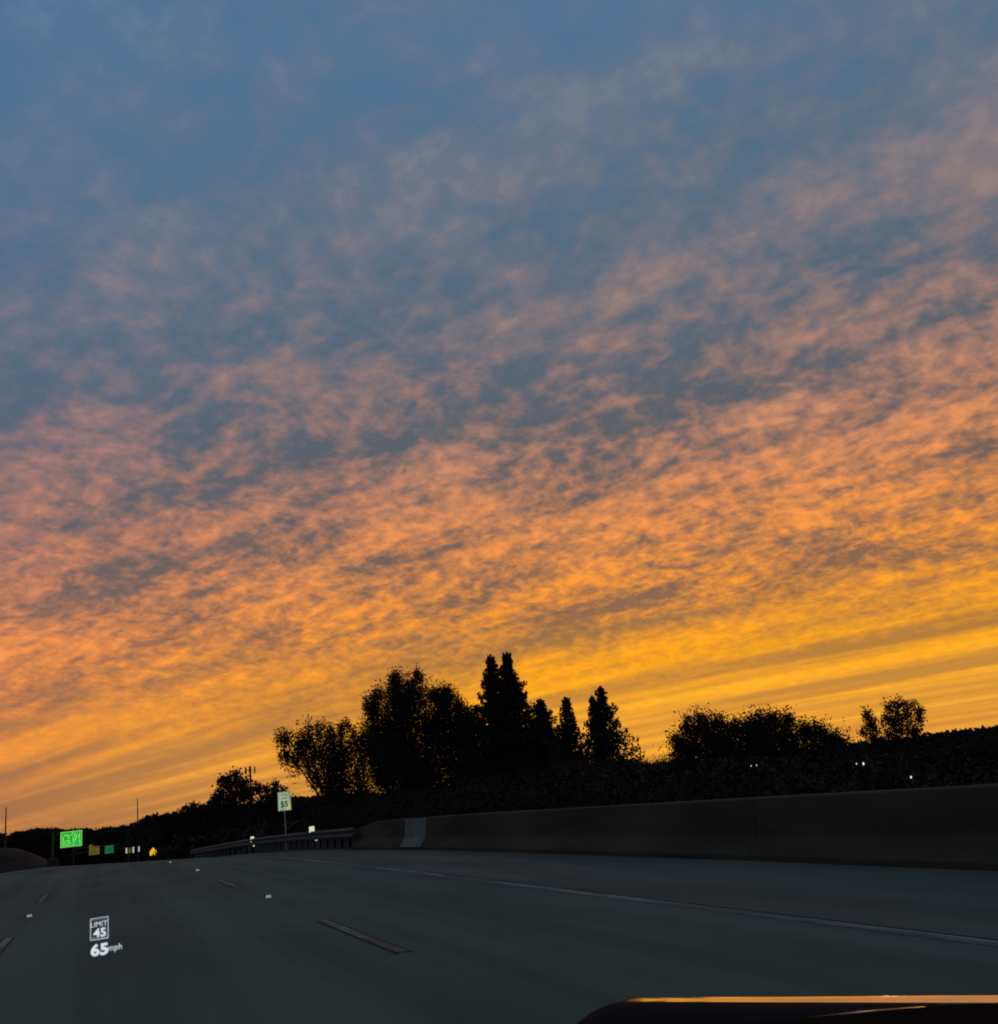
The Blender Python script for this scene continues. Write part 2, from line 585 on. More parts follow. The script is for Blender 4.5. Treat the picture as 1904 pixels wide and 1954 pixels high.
for a, b in ((32.7, 37.0), (37.0, 41.0), (41.0, 45.0), (45.0, 49.0), (49.0, 57.0), (57.0, 65.0), (65.0, 73.0), (73.0, 81.0)):
    q = MB()
    q.loft([rail_ring(t) for t in np.linspace(a + .004, b - .004, 4)])
    q.build('rail_panel', M['steel'], rail)
post_me = MB().box((0, 0, -.05), (.15, .15, 1.40), bevel=.01)
post0 = post_me.build('post', M['post_wood'], rail)
block0 = MB().box((0, 0, 0), (.14, .15, .32), bevel=.01).build('spacer_block', M['post_wood'], rail)
first = True
for y in list(np.arange(33.6, 50.5, .97)) + list(np.arange(52.2, 81, 1.9)):
    x = float(right_edge(y))
    z = float(road_z(x, y))
    p, k = (post0, block0) if first else (post0.copy(), block0.copy())
    if not first:
        COL.objects.link(p)
        COL.objects.link(k)
    first = False
    p.location = (x - 7.0 + .225, y - 40, z)
    k.location = (x - 7.0 + .075, y - 40, z + .53)

M['reflector'] = emitting('glowing_reflector_sheet', (.66, .78, .50), .85, (.6, .65, .5))  # tabs glow by emission instead of returning headlight light


def delineator(y, h, w, hh, label, second=None):
    x = float(right_edge(y)) + .02
    z = float(road_z(x, y))
    r = thing('delineator', label, 'delineator', (x, y, z + .60), 0, 'reflector tabs on the guardrail')
    MB().box((.0, 0, h / 2 - .05), (.03, .015, h), bevel=.004).build('stake', M['galv'], r)
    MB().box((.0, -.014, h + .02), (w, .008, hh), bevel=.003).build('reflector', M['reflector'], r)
    if second:
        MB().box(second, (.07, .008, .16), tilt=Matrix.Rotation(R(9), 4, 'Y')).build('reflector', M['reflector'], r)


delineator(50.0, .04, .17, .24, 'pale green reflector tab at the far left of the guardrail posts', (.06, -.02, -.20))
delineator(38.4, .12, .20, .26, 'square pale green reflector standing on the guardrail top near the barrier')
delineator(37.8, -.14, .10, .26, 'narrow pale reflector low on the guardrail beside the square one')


# ================================================================ signs, poles, tower
def text_mesh(body, size, offset=0.0, extrude=0.0, xscale=1.0):
    cu = bpy.data.curves.new('t', 'FONT')
    cu.body = body
    cu.size = size
    cu.offset = offset
    cu.extrude = extrude
    cu.align_x = 'CENTER'
    cu.align_y = 'CENTER'
    cu.resolution_u = 3
    ob = bpy.data.objects.new('t', cu)
    COL.objects.link(ob)
    bpy.context.view_layer.update()
    me = bpy.data.meshes.new_from_object(ob.evaluated_get(bpy.context.evaluated_depsgraph_get()))
    bpy.data.objects.remove(ob)
    # stand it up: text x,y -> x,z facing -y
    me.transform(Matrix(((xscale, 0, 0, 0), (0, 0, -1, 0), (0, 1, 0, 0), (0, 0, 0, 1))))
    return me


def text_part(name, body, size, mat, parent, loc, offset=0.0, extrude=.002, xscale=1.0):
    me = text_mesh(body, size, offset, extrude, xscale)
    me.materials.clear()
    me.materials.append(mat)
    return link(name, me, parent, loc)


# speed limit sign
M['sign_white'] = emitting('glowing_white_sheeting', lin(126, 160, 146), .75, (.55, .6, .55), (lin(196, 208, 136), 1.7, (3.0, 1, .5)))  # headlight return on the panel put in as emission
sx, sy = 11.55, 69.0
sg = float(ground_z(sx, sy))
r = thing('speed_limit_sign', 'pale speed limit sign on a slim post behind the guardrail', 'road sign', (sx, sy, sg))
MB().box((0, .06, (2.72 - sg) / 2), (.07, .05, 2.72 - sg), bevel=.008).build('post', M['sign_post'], r)
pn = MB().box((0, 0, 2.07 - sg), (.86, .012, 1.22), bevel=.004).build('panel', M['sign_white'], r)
q = MB()
for cx, cz, w, h in ((0, .575, .80, .02), (0, -.575, .80, .02), (-.39, 0, .02, 1.13), (.39, 0, .02, 1.13)):
    q.box((cx, -.0085, 2.07 - sg + cz), (w, .004, h))
q.build('border', M['black'], pn)
text_part('legend', 'SPEED', .20, M['black'], pn, (0, -.009, 2.07 - sg + .40))
text_part('legend', 'LIMIT', .20, M['black'], pn, (0, -.009, 2.07 - sg + .19))
text_part('legend', '55', .52, M['black'], pn, (0, -.009, 2.07 - sg - .22), offset=.012)

# overhead guide sign on a cantilever, beyond the rise
M['sign_green'] = emitting('glowing_green_sheeting', lin(52, 190, 66), .95, (.05, .45, .08), (lin(24, 166, 34), 1.1, (1.5, 1, .35)))  # green face self-glowing, in place of retroreflected headlights
M['legend_green'] = emitting('glowing_legend', lin(178, 238, 130), .9, (.6, .8, .5))  # strokes and border glow the same way
M['sign_green_dim'] = emitting('glowing_green_far', lin(26, 110, 68), .55, (.015, .09, .05), (lin(40, 126, 84), 1.3, (2, 1, .3)))  # weaker emission for the headlight return farther off
M['sign_yellow_dim'] = emitting('glowing_yellow_far', lin(104, 96, 32), .42, (.14, .13, .02), (lin(140, 130, 48), 1.6, (2, 1, .3)))  # dull glow standing in for distant retroreflection
M['sign_yellow'] = emitting('glowing_yellow_sheeting', lin(238, 182, 20), .9, (.7, .5, .03))  # emission replaces the headlights' return from the warning panel
M['white_far'] = emitting('glowing_white_far', lin(190, 200, 196), .7, (.6, .62, .6))  # marker panels emit what headlights would send back


def box_part(name, c, size, mat, parent, bevel=.01, tilt=None):
    return MB().box(c, size, bevel=bevel, tilt=tilt).build(name, mat, parent)


gy = 260.0
gz = float(ground_z(-10.2, gy))
r = thing('guide_sign', 'large bright green guide sign on a cantilever at the far left', 'road sign', (-10.2, gy, gz))
top = 3.0 - gz
q = MB().tube([(0, .5, 0), (0, .5, top)], [.30, .24], 10)
q.build('upright', M['galv'], r)
q = MB()
for dz in (2.35 - gz, 1.0 - gz):
    q.tube([(0, .5, dz), (6.7, .5, dz)], .10, 8)
for k in range(6):
    q.tube([(.4 + k * 1.2, .5, 1.0 - gz), (1.0 + k * 1.2, .5, 2.35 - gz)], .05, 6)
q.build('arm', M['galv'], r)
zc = .80 - gz
pn = box_part('panel', (4.05, .2, zc), (4.62, .06, 3.50), M['sign_green'], r)
q = MB()
for cx, cz, w, h in ((0, 1.69, 4.5, .07), (0, -1.69, 4.5, .07), (-2.24, 0, .07, 3.4), (2.24, 0, .07, 3.4)):
    q.box((4.05 + cx, .167, zc + cz), (w, .010, h))
q.build('border', M['legend_green'], pn)
for cx, cz, w, h, t in ((-1.1, .95, .9, .14, 0), (.2, 1.15, .12, .9, 14), (-.45, .55, .12, .9, 14), (.75, .9, .12, .8, 8), (1.1, .55, .12, .7, 0), (1.75, .5, .12, 1.0, 0), (-1.6, -.35, .7, .13, 0), (-.7, -.35, .8, .13, 0),
                        (-1.5, -.85, .9, .14, 0), (-.4, -.85, .7, .14, 0), (.45, -.3, .14, 1.2, 0), (.9, -.1, .12, .7, 0), (-1.1, -1.3, 1.4, .12, 0), (.3, -1.3, .6, .12, 0), (1.8, -.7, .12, 1.0, 0), (-1.75, .2, .12, .8, 0)):
    box_part('legend_stroke', (4.05 + cx, .165, zc + cz), (w, .008, h), M['legend_green'], pn, 0, Matrix.Rotation(R(t), 4, 'Y'))

gy = 300.0
r = thing('sign_gantry', 'distant sign gantry with a dull yellow and a dark green panel', 'sign gantry', (0, gy, 0))
gz = float(ground_z(-6.5, gy))
for x in (-6.5, 7.5):
    MB().tube([(x, .4, gz), (x, .4, -1.6)], [.22, .18], 10).build('upright', M['galv'], r)
q = MB()
for dz in (-2.0, -3.2):
    q.tube([(-6.5, .4, dz), (7.5, .4, dz)], .10, 8)
for k in range(12):
    q.tube([(-6.2 + k * 1.12, .4, -3.2 if k % 2 else -2.0), (-5.08 + k * 1.12, .4, -2.0 if k % 2 else -3.2)], .05, 6)
q.build('truss', M['galv'], r)
pn = box_part('yellow_panel', (-1.35, 0, -2.98), (2.6, .06, 2.2), M['sign_yellow_dim'], r)
box_part('top_tab', (-2.2, -.002, -1.62), (.9, .06, .55), M['sign_yellow_dim'], pn)
pn = box_part('green_panel', (2.45, 0, -3.15), (2.25, .06, 2.05), M['sign_green_dim'], r)

for x, y, z0, z1, w, mt, lb in ((4.05, 178, -2.25, -1.42, .24, 'white_far', 'leftmost small white marker post on the rise, next to a dull yellow one'),
                                (4.55, 179, -2.25, -1.46, .34, 'sign_yellow_dim', 'small dull yellow marker post between two white ones on the rise'),
                                (5.06, 177, -2.25, -1.36, .26, 'white_far', 'brightest white marker post, middle of three on the rise'),
                                (6.02, 180, -2.25, -1.42, .22, 'white_far', 'rightmost small white marker post beside the tall pole')):
    g = float(ground_z(x, y))
    r = thing('marker_post', lb, 'marker post', (x, y, g), 0, 'small marker posts on the rise')
    box_part('stake', (0, .04, (z1 - g) / 2), (.09, .05, z1 - g), M['galv'], r, .006)
    box_part('reflective_panel', (0, 0, (z0 + z1) / 2 - g), (w, .02, z1 - z0), M[mt], r, .006)

# yellow pentagon sign just above the rise
x, y = 8.05, 176.0
g = float(ground_z(x, y))
r = thing('warning_sign', 'small bright yellow warning sign shaped like an arrowhead on the rise', 'road sign', (x, y, g))
g -= .55
box_part('post', (0, .06, (-2.6 - g) / 2), (.10, .06, -2.6 - g), M['galv'], r)
MB().prism([(-.52, -3.55), (-.18, -3.55), (0, -3.15), (.18, -3.55), (.52, -3.55), (.52, -2.95), (0, -2.32), (-.52, -2.95)], -.01, .01).build('panel', M['sign_yellow'], r, (0, 0, -g))


def tall_pole(x, y, top, label):
    g = float(ground_z(x, y))
    r = thing('light_pole', label, 'pole', (x, y, g), 0, 'tall straight poles')
    MB().tube([(0, 0, 0), (0, 0, top - g)], [.17, .09], 10).build('shaft', M['galv'], r)
    MB().box((0, 0, .15), (.5, .5, .3), bevel=.03).build('base', M['concrete'], r)
    MB().tube([(0, 0, top - g), (0, 0, top - g + .12)], [.11, .05], 10).build('cap', M['galv'], r)


tall_pole(-14.6, 189.5, 7.2, 'tall thin dark pole rising behind the brown bank at the far left')
tall_pole(7.48, 230.0, 7.45, 'tall thin dark pole on the rise, right of the white marker posts')

x, y, top = 40.4, 297.3, 15.3
g = float(ground_z(x, y))
r = thing('cell_tower', 'dark monopole cell tower with panel antennas above the trees', 'cell tower', (x, y, g))
MB().tube([(0, 0, 0), (0, 0, top - g)], [.42, .22], 12).build('mast', M['galv'], r)
q = MB()
for a in range(3):
    c_, s_ = math.cos(R(90 + 120 * a + 15)), math.sin(R(90 + 120 * a + 15))
    q.tube([(0, 0, top - g - 1.2), (1.2 * c_, 1.2 * s_, top - g - 1.2)], .07, 6)
    q.tube([(1.2 * c_ - .8 * s_, 1.2 * s_ + .8 * c_, top - g - 1.2), (1.2 * c_ + .8 * s_, 1.2 * s_ - .8 * c_, top - g - 1.2)], .06, 6)
q.build('platform', M['galv'], r)
for a in range(3):
    c_, s_ = math.cos(R(90 + 120 * a + 15)), math.sin(R(90 + 120 * a + 15))
    for t in (-.7, .7):
        MB().box((1.28 * c_ - t * s_, 1.28 * s_ + t * c_, top - g - 1.2), (.20, .28, 1.9), rotz=R(105 + 120 * a), bevel=.04).build('antenna', M['galv'], r)


# ================================================================ the brown bank on the left
def berm_z(x, y):
    t = (x + 5.4) / -9.0
    h = np.interp(t, [-.05, 0, .15, .38, .62, .85, 1.1, 3.5], [0, .9, 1.6, 2.9, 3.9, 4.35, 4.6, 4.8])
    w = np.exp(-((y - 166) / 13.0) ** 4)
    return ground_z(x, y) - .3 + h * w + .10 * wobble(x, y, .35, 9) * w


v, f = grid(np.linspace(-40, -5.0, 50), np.linspace(146, 188, 34), berm_z)
tag(link('embankment', mesh_np('embankment', v, f, M['berm'], True)), 'low bank of brown dry grass at the far left of the road', None, None, 'structure')
g = float(road_z(-5.1, 151))
q = MB().prism([(-.75, -.3), (.65, -.3), (.60, .45), (.52, 1.45), (.40, 1.55), (-.55, 1.6), (-.75, 1.4)], -.6, .6)
o = q.build('parapet_end', M['concrete'], None, (-5.75, 150.5, g))
tag(o, 'grey concrete block at the right end of the brown bank', 'concrete block')


# ================================================================ trees
def quads(centres, size, r, flat=0.0):
    """Leaf-sized quads, randomly turned."""
    n = len(centres)
    a = r.normal(size=(n, 3))
    a /= np.linalg.norm(a, axis=1, keepdims=True)
    b = np.cross(a, r.normal(size=(n, 3)))
    b /= np.linalg.norm(b, axis=1, keepdims=True)
    s = size * r.uniform(.6, 1.35, (n, 1))
    a = a * s
    b = b * s * .58
    c = np.asarray(centres)
    v_ = np.stack([c - a, c + b * .9, c + a, c - b * .9], 1).reshape(-1, 3)
    return v_, np.arange(4 * n).reshape(n, 4)


def lobes_to_leaves(lobes, leaf, r, density=3.0, clump=.30, up=1.25, few=False):
    """Leaves in ragged sub-clumps over each (x, y, z, radius) lobe."""
    out = []
    for (x, y, z, rad) in lobes:
        nsub = int(np.clip(9 + rad * 8, 9, 26)) if not few else int(np.clip(5 + rad * 9, 6, 24))
        d = r.normal(size=(nsub, 3))
        d /= np.linalg.norm(d, axis=1, keepdims=True)
        d[:, 2] = np.where(d[:, 2] < -.4, -d[:, 2], d[:, 2])
        k = d * (rad * r.uniform(.25, .98, (nsub, 1)))
        total = int(density * (math.pi * rad * rad) / (leaf * leaf * .58))
        per = max(6, total // nsub)
        for c_ in k:
            s = rad * clump * r.uniform(.6, 1.25)
            p = np.clip(r.normal(size=(per, 3)), -2.0, 2.0) * (s, s, s * up)
            out.append(np.array([x, y, z]) + c_ + p)
    return np.concatenate(out)


def limb_path(a, b, r, n=5, sag=.12):
    a, b = np.array(a, float), np.array(b, float)
    L = np.linalg.norm(b - a)
    pts = []
    for i in range(n + 1):
        t = i / n
        p = a * (1 - t) + b * t
        p[2] += math.sin(t * math.pi) * L * sag * .4
        p += r.normal(size=3) * L * .025 * math.sin(t * math.pi)
        pts.append(tuple(p))
    return pts


def broadleaf(name, label, base, lobes, leaf=.11, density=2.6, spread=.75, seed=1, mat='leaf', trunk_r=.16, group='trees beyond the barrier', cat='tree', clump=.30, up=1.25):
    """Lobes are (offset across, height above the road, radius); depth is spread at random behind and before the trunk."""
    r = np.random.default_rng(seed)
    g = float(ground_z(base[0], base[1])) - .15
    L3 = []
    half = max(abs(l[0]) for l in lobes) + .3
    for (dx, z, rad) in lobes:
        L3.append((dx, float(r.uniform(-1, 1)) * half * spread, z - g, rad))
    az = math.atan2(base[0], base[1])
    root = thing(name, label, cat, (base[0], base[1], g), -az, group)
    topz = max(l[2] for l in L3)
    ht = topz * .72
    q = MB()
    cx = float(np.mean([l[0] for l in L3]))
    path = [(cx * t * .8 + .06 * math.sin(5 * t + seed), .05 * math.cos(4 * t), ht * t) for t in np.linspace(0, 1, 7)]
    q.tube(path, [trunk_r * (1.25 if i == 0 else 1) * (1 - .75 * i / 6) for i in range(7)], 8)
    for l in sorted(L3, key=lambda l: -l[2])[:14]:
        t = float(np.clip((l[2] / topz) * .62 + r.uniform(-.1, .05), .2, .95))
        i = min(5, int(t * 6))
        a = np.array(path[i]) * (1 - (t * 6 - i)) + np.array(path[i + 1]) * (t * 6 - i)
        pts = limb_path(a, (l[0], l[1], l[2] + l[3] * .5), r)
        r0 = trunk_r * .42
        q.tube(pts, [r0 * (1 - .85 * k / 5) for k in range(6)], 5)
        for _ in range(3):
            d = r.normal(size=3)
            d /= np.linalg.norm(d)
            d[2] = abs(d[2])
            q.tube(limb_path(pts[3], np.array([l[0], l[1], l[2]]) + d * l[3] * .95, r, 3), [r0 * .4, r0 * .3, r0 * .2, r0 * .08], 4)
    q.build('trunk', M['bark'], root)
    lv = lobes_to_leaves(L3, leaf, r, density, clump, up, up > 1.8)
    v_, f_ = quads(lv, leaf, r)
    link('crown', mesh_np('crown', v_, f_, M[mat]), root)
    return root


def conifer(name, label, x, y, top, slope, seed, leaf=.085, density=1.0, tip_lean=0.0, bare=.0):
    r = np.random.default_rng(seed)
    g = float(ground_z(x, y)) - .15
    H = top - g
    root = thing(name, label, 'conifer', (x, y, g), 0, 'dark conifers beyond the barrier')
    MB().tube([(0, 0, 0), (0, 0, H * .5), (0, 0, H * .97)], [.17, .10, .015], 8).build('trunk', M['bark'], root)
    pts = []
    z = H * .10
    while z < H * .985:
        fall = H - z
        rad = slope * fall * r.uniform(.74, 1.14) + .09
        k = int(np.clip(6 + rad * 2.5, 6, 13))
        a0 = r.uniform(0, 6.28)
        for i in range(k):
            a = a0 + 6.283 * i / k + r.normal() * .18
            L = rad * r.uniform(.55, 1.28)
            m_ = int((26 + 95 * L) * density)
            t = r.beta(1.7, 1.1, m_)
            w = .10 + .20 * L * (1 - t * .75)
            px = t * L
            pz = z + .10 * L * t + .18 * L * t * t * (1 if fall > .6 else 2) + r.normal(size=m_) * (.05 + .05 * L)
            side = r.normal(size=m_) * w * .6
            pts.append(np.stack([px * math.cos(a) - side * math.sin(a), px * math.sin(a) + side * math.cos(a), pz - np.abs(side) * .35], -1))
        z += .19 + .06 * fall * r.uniform(.6, 1.3) * .8
    m_ = 50
    pts.append(np.stack([r.normal(size=m_) * .03, r.normal(size=m_) * .03, H - r.uniform(0, .5, m_)], -1))
    v_, f_ = quads(np.concatenate(pts), leaf, r)
    link('crown', mesh_np('crown', v_, f_, M['needle']), root)
    return root


LOB = dict(
    A=((11.43, 53.80), [(-2.10, 4.85, .59), (-2.22, 4.09, .54), (-1.23, 4.62, .77), (-1.42, 3.62, .71), (-.55, 5.12, .59), (-.70, 4.02, .95), (.41, 4.82, .65), (.91, 5.11, .51), (.18, 3.79, 1.13), (1.50, 4.91, .48), (1.01, 3.56, 1.13), (.45, 2.25, 1.13), (-.68, 2.83, .59), (1.83, 3.89, .89), (-.02, 1.35, .89), (1.41, 2.00, 1.19)]),
    B=((17.68, 59.43), [(-2.00, 6.61, .80), (-2.34, 5.49, .80), (-1.56, 7.35, .54), (-.40, 8.28, .54), (-.71, 7.26, .94), (.90, 8.38, .44), (.61, 7.39, .94), (.19, 6.29, 1.34), (-1.19, 5.31, 1.34), (-1.93, 4.12, 1.34), (1.85, 6.87, .60), (2.76, 7.30, .47), (2.49, 6.28, .94), (3.48, 6.18, .54), (1.72, 5.01, 1.68), (2.99, 4.55, 1.17), (-.01, 3.92, 2.01), (2.00, 2.75, 2.01), (-1.41, 2.50, 1.68), (.42, 1.37, 2.01)]),
    B2=((22.02, 62.22), [(1.17, 6.15, .50), (.58, 5.53, .86), (.98, 4.29, 1.28), (.02, 3.38, 1.43), (1.15, 2.58, 1.43), (.16, 1.36, 1.61)]),
    F=((17.36, 26.88), [(-.48, 2.04, .28), (-.09, 2.39, .28), (.34, 2.53, .22), (.86, 2.47, .22), (1.19, 2.30, .21), (.39, 2.14, .48), (.97, 1.91, .48), (-.33, 1.70, .43), (.44, 1.46, .69), (1.05, 1.23, .52), (-.26, 1.13, .61)]),
    G=((18.90, 25.82), [(-.09, 2.17, .28), (.31, 2.36, .26), (.63, 2.43, .17), (.99, 2.23, .21), (.30, 1.93, .48), (.90, 1.76, .45), (-.22, 1.72, .43), (1.40, 1.92, .21), (.30, 1.26, .69), (1.07, 1.17, .52), (-.37, 1.02, .52)]),
    H=((20.73, 25.68), [(.05, 1.89, .25), (.41, 1.89, .21), (.76, 1.67, .21), (.25, 1.49, .45), (.93, 1.33, .32), (.48, 1.06, .54), (-.04, .80, .62), (1.07, .84, .45)]),
    I=((22.92, 25.11), [(-.14, 2.27, .22), (-.09, 1.95, .26), (-.34, 1.70, .18), (.63, 2.37, .24), (.90, 2.44, .22), (1.21, 2.38, .20), (1.44, 2.20, .18), (1.43, 1.91, .18), (.98, 2.00, .33), (.42, 1.97, .26), (.66, 1.61, .37), (-.03, 1.50, .33), (1.13, 1.62, .26), (.38, 1.16, .48)]),
    J=((18.29, 148.88), [(-2.31, 6.38, .73), (-1.43, 6.65, .73), (-.10, 7.10, .81), (-.75, 5.19, 1.78), (1.03, 5.95, .97), (2.75, 4.82, .97), (1.25, 4.10, 1.78), (-2.74, 4.17, 1.14), (-.26, 2.45, 2.43), (-2.43, 2.34, 1.46)]),
    K=((20.22, 128.42), [(-.88, 4.36, .63), (.16, 4.63, .63), (1.16, 3.88, .56), (-.16, 3.07, 1.26), (1.62, 2.69, .70), (.40, 1.43, 1.69), (-1.17, 1.92, 1.26)]),
)
TREES = (
    ('A', 'broadleaf_tree', 'open crowned tree leaning over the gap right of the speed limit sign', .062, 1.9, 'leaf', .17, .27),
    ('B', 'broadleaf_tree', 'tallest broad leafed tree with upright plumes, left of the double conifer', .068, 2.8, 'leaf', .24, .30),
    ('B2', 'broadleaf_tree', 'dark leafy tree squeezed between the tallest broadleaf and the conifers', .08, 2.8, 'leaf', .20, .30),
    ('F', 'roadside_tree', 'rounded leafy tree behind the barrier, left of the middle right clump', .040, 2.2, 'leaf_green', .10, .32),
    ('G', 'roadside_tree', 'leafy tree with a pointed tuft behind the middle of the barrier', .040, 2.2, 'leaf_green', .10, .32),
    ('H', 'roadside_tree', 'low loose leafy tree right of the one with the pointed tuft', .040, 1.9, 'leaf_green', .08, .34),
    ('I', 'roadside_tree', 'open forked tree with a visible stem at the far right', .038, 2.0, 'leaf_green', .09, .30),
    ('J', 'distant_tree', 'tall dark tree in front of the cell tower', .24, 2.4, 'leaf', .26, .30),
    ('K', 'distant_tree', 'dark tree just behind the speed limit sign', .22, 2.4, 'leaf', .22, .30),
)
for i, (k, nm, lb, leaf, den, mt, tr, cl) in enumerate(TREES):
    base, lob = LOB[k]
    if k in 'FGH':
        lob = [(a, b, c * 1.28) for a, b, c in lob]
    broadleaf(nm, lb, base, lob, leaf, den, .75, 11 + i, mt, tr, clump=cl * .86 if k in ('A', 'B', 'B2') else cl, up=2.1 if k in ('A', 'B', 'B2') else 1.45)

for x, y, top, sl, sd, lb in ((21.53, 53.85, 9.05, .33, 31, 'left spire of the tall double conifer'), (22.44, 53.48, 9.10, .36, 32, 'right and wider spire of the tall double conifer'),
                              (23.10, 50.90, 5.9, .50, 33, 'short broad conifer at the right foot of the double conifer'), (20.94, 43.19, 5.22, .28, 34, 'slim single conifer between the double conifer and the ragged one'),
                              (22.50, 42.40, 5.52, .36, 35, 'ragged conifer right of the slim one, taller of its two tips'), (21.68, 41.80, 5.02, .26, 36, 'lower left tip of the ragged conifer')):
    conifer('conifer', lb, x, y, top, sl, sd, density=1.0 if sd < 34 else .55)

ROW = ((7.9, 189.8, 3.4, 'first and lowest'), (9.4, 189.8, 3.6, 'second'), (11.2, 189.7, 3.6, 'third'), (12.6, 189.6, 3.6, 'fourth'), (14.3, 189.5, 4.4, 'fifth'), (15.9, 189.3, 4.9, 'sixth'), (17.5, 189.2, 4.4, 'seventh'), (18.7, 189.1, 5.4, 'eighth and tallest'))
for i, (x, y, top, w) in enumerate(ROW):
    rr = np.random.default_rng(60 + i)
    lob = [(float(rr.normal() * .25), top - .55, .55), (-.6, top - 1.3, .8), (.7, top - 1.4, .8), (0, top - 2.2, 1.3), (-.7, top - 3.4, 1.4), (.8, top - 3.6, 1.4), (0, top - 4.8, 1.6)]
    broadleaf('distant_tree', w + ' tree from the left in the dark row climbing from the tall pole', (x, y + float(rr.uniform(-4, 4))), lob, .26, 2.2, .8, 70 + i, 'leaf', .2, group='row of trees climbing from the tall pole')

SHRUBS = ((16.87, 36.27, 2.05, 'below the right foot of the double conifer'), (15.66, 32.42, 1.95, 'just below the slim conifer'), (17.15, 33.91, 1.90, 'between the slim and the ragged conifer'), (16.91, 31.78, 1.90, 'below the ragged conifer'),
          (18.54, 33.17, 1.85, 'just right of the ragged conifer'), (17.03, 29.43, 1.60, 'low in the dip right of the conifers'), (18.57, 30.84, 1.75, 'left of the rounded roadside tree'), (17.27, 24.53, 1.45, 'between the rounded tree and the tufted one'),
          (19.87, 22.47, 1.15, 'left of the open forked tree'), (18.92, 20.64, 1.05, 'in front of the forked tree'), (21.22, 21.20, 1.10, 'just right of the forked tree'), (21.47, 20.30, 1.20, 'second to the right of the forked tree'),
          (21.76, 19.66, 1.28, 'third to the right of the forked tree'), (20.55, 18.61, 1.28, 'fourth to the right of the forked tree'), (20.81, 18.04, 1.33, 'at the right edge of the picture'))
for i, (x, y, top, w) in enumerate(SHRUBS):
    rr = np.random.default_rng(90 + i)
    lob = [(float(rr.normal() * .5), top - .30 - .25 * float(rr.uniform()), float(rr.uniform(.2, .34))) for _ in range(6)] + [(float(rr.normal() * .55), top - .75, .50) for _ in range(4)] + [(float(rr.normal() * .8), top - 1.5, .75) for _ in range(5)]
    broadleaf('shrub', 'leafy shrub behind the barrier, ' + w, (x, y), lob, .045, 1.9, .9, 120 + i, 'leaf_green', .05, group='shrubs behind the barrier', cat='shrub', clump=.33)


def mass(name, label, pts, leaf, mat, seed):
    v_, f_ = quads(pts, leaf, np.random.default_rng(seed))
    tag(link(name, mesh_np(name, v_, f_, M[mat])), label, 'woods' if 'wood' in name else 'undergrowth', None, 'stuff')


def canopy(az0, az1, d0, d1, top_el, leaf, n, r, low=-9.0, tree_w=4.0, deep=None):
    """Leaf positions of a wood: crowns side by side over a sector, their tops following top_el(az)."""
    out = []
    m_ = n // 220
    for _ in range(m_):
        a = r.uniform(az0, az1)
        d = r.uniform(d0, d1)
        top = EYE + d * math.tan(R(float(top_el(a)))) - abs(r.normal()) * .045 * leaf * 40 * .35
        w = tree_w * r.uniform(.35, .7)
        u = r.normal(size=(220, 3))
        u /= np.linalg.norm(u, axis=1, keepdims=True)
        u *= r.uniform(.3, 1, (220, 1)) ** .5
        hgt = (top - low) * deep if deep else max(2.0, (top - low) * r.uniform(.35, .55))
        p = u * (w, w, hgt * .5) + (d * math.sin(R(a)), d * math.cos(R(a)), top - hgt * .5)
        out.append(p)
    return np.concatenate(out)


r_ = np.random.default_rng(5)
far_top = lambda a: np.interp(a, [-12, -8, -4.8, -4.0, -3.0, -2.2, -1.75, -1.2, 0, 1.0, 1.8, 2.4, 4, 30], [.75, .7, .55, .58, .62, .6, .36, .42, .28, .30, .42, .55, .6, .6])
mass('far_woods', 'dark far off treeline along the horizon at the left', np.concatenate([canopy(-16, 4.2, 312, 345, far_top, .5, 60000, r_, -8.4, 5.5), canopy(-16, 6, 312, 335, lambda a: far_top(a) - .6, .6, 50000, r_, -9.5, 7, .9), canopy(2.5, 14, 200, 215, lambda a: -.45 + 0 * a, .6, 40000, r_, -8.0, 5, .95), canopy(3.5, 15, 125, 140, lambda a: -.6 + 0 * a, .5, 30000, r_, -6.0, 4, .95), canopy(7.9, 15, 84, 95, lambda a: -.5 + 0 * a, .4, 24000, r_, -4.0, 3, .95)]), .50, 'leaf', 1)
back_top = lambda a: np.interp(a, [2, 5, 8, 10.5, 11.5, 14, 20, 26, 32, 40, 50, 65], [.35, .55, .75, .78, .75, .6, .6, .6, .4, .32, .42, .5])
mass('background_woods', 'unlit woods closing the view behind the roadside trees', np.concatenate([canopy(2.0, 14, 205, 260, back_top, .45, 50000, r_, -6.5, 5), canopy(12, 66, 85, 110, lambda a: back_top(a) - .1, .3, 90000, r_, -4.5, 4)]), .38, 'leaf', 2)


def scrub(n, r):
    out = []
    for _ in range(n):
        y = r.uniform(4, 62)
        x = r.uniform(11.0, 27) if y < 40 else r.uniform(10.5, 30)
        d = math.hypot(x, y)
        a = math.degrees(math.atan2(x, y))
        if a > 62 or a < 10.2:
            continue
        cap = EYE + d * math.tan(R(float(np.interp(a, [10, 14, 20, 26, 31, 36, 42, 50, 62], [-.1, .4, .8, .7, .45, .25, -.4, -.5, -.5]))))
        g_ = float(ground_z(x, y))
        top = g_ + (cap - g_) * r.uniform(.45, 1.0)
        k = 190
        p = r.normal(size=(k, 3)) * (.42, .42, .30)
        p[:, 2] = top - np.abs(p[:, 2] * 2.4)
        p[:, :2] += (x, y)
        out.append(p)
    return np.concatenate(out)


mass('undergrowth', 'dense dark undergrowth on the slope behind the barrier', scrub(1500, np.random.default_rng(8)), .065, 'leaf_green', 3)

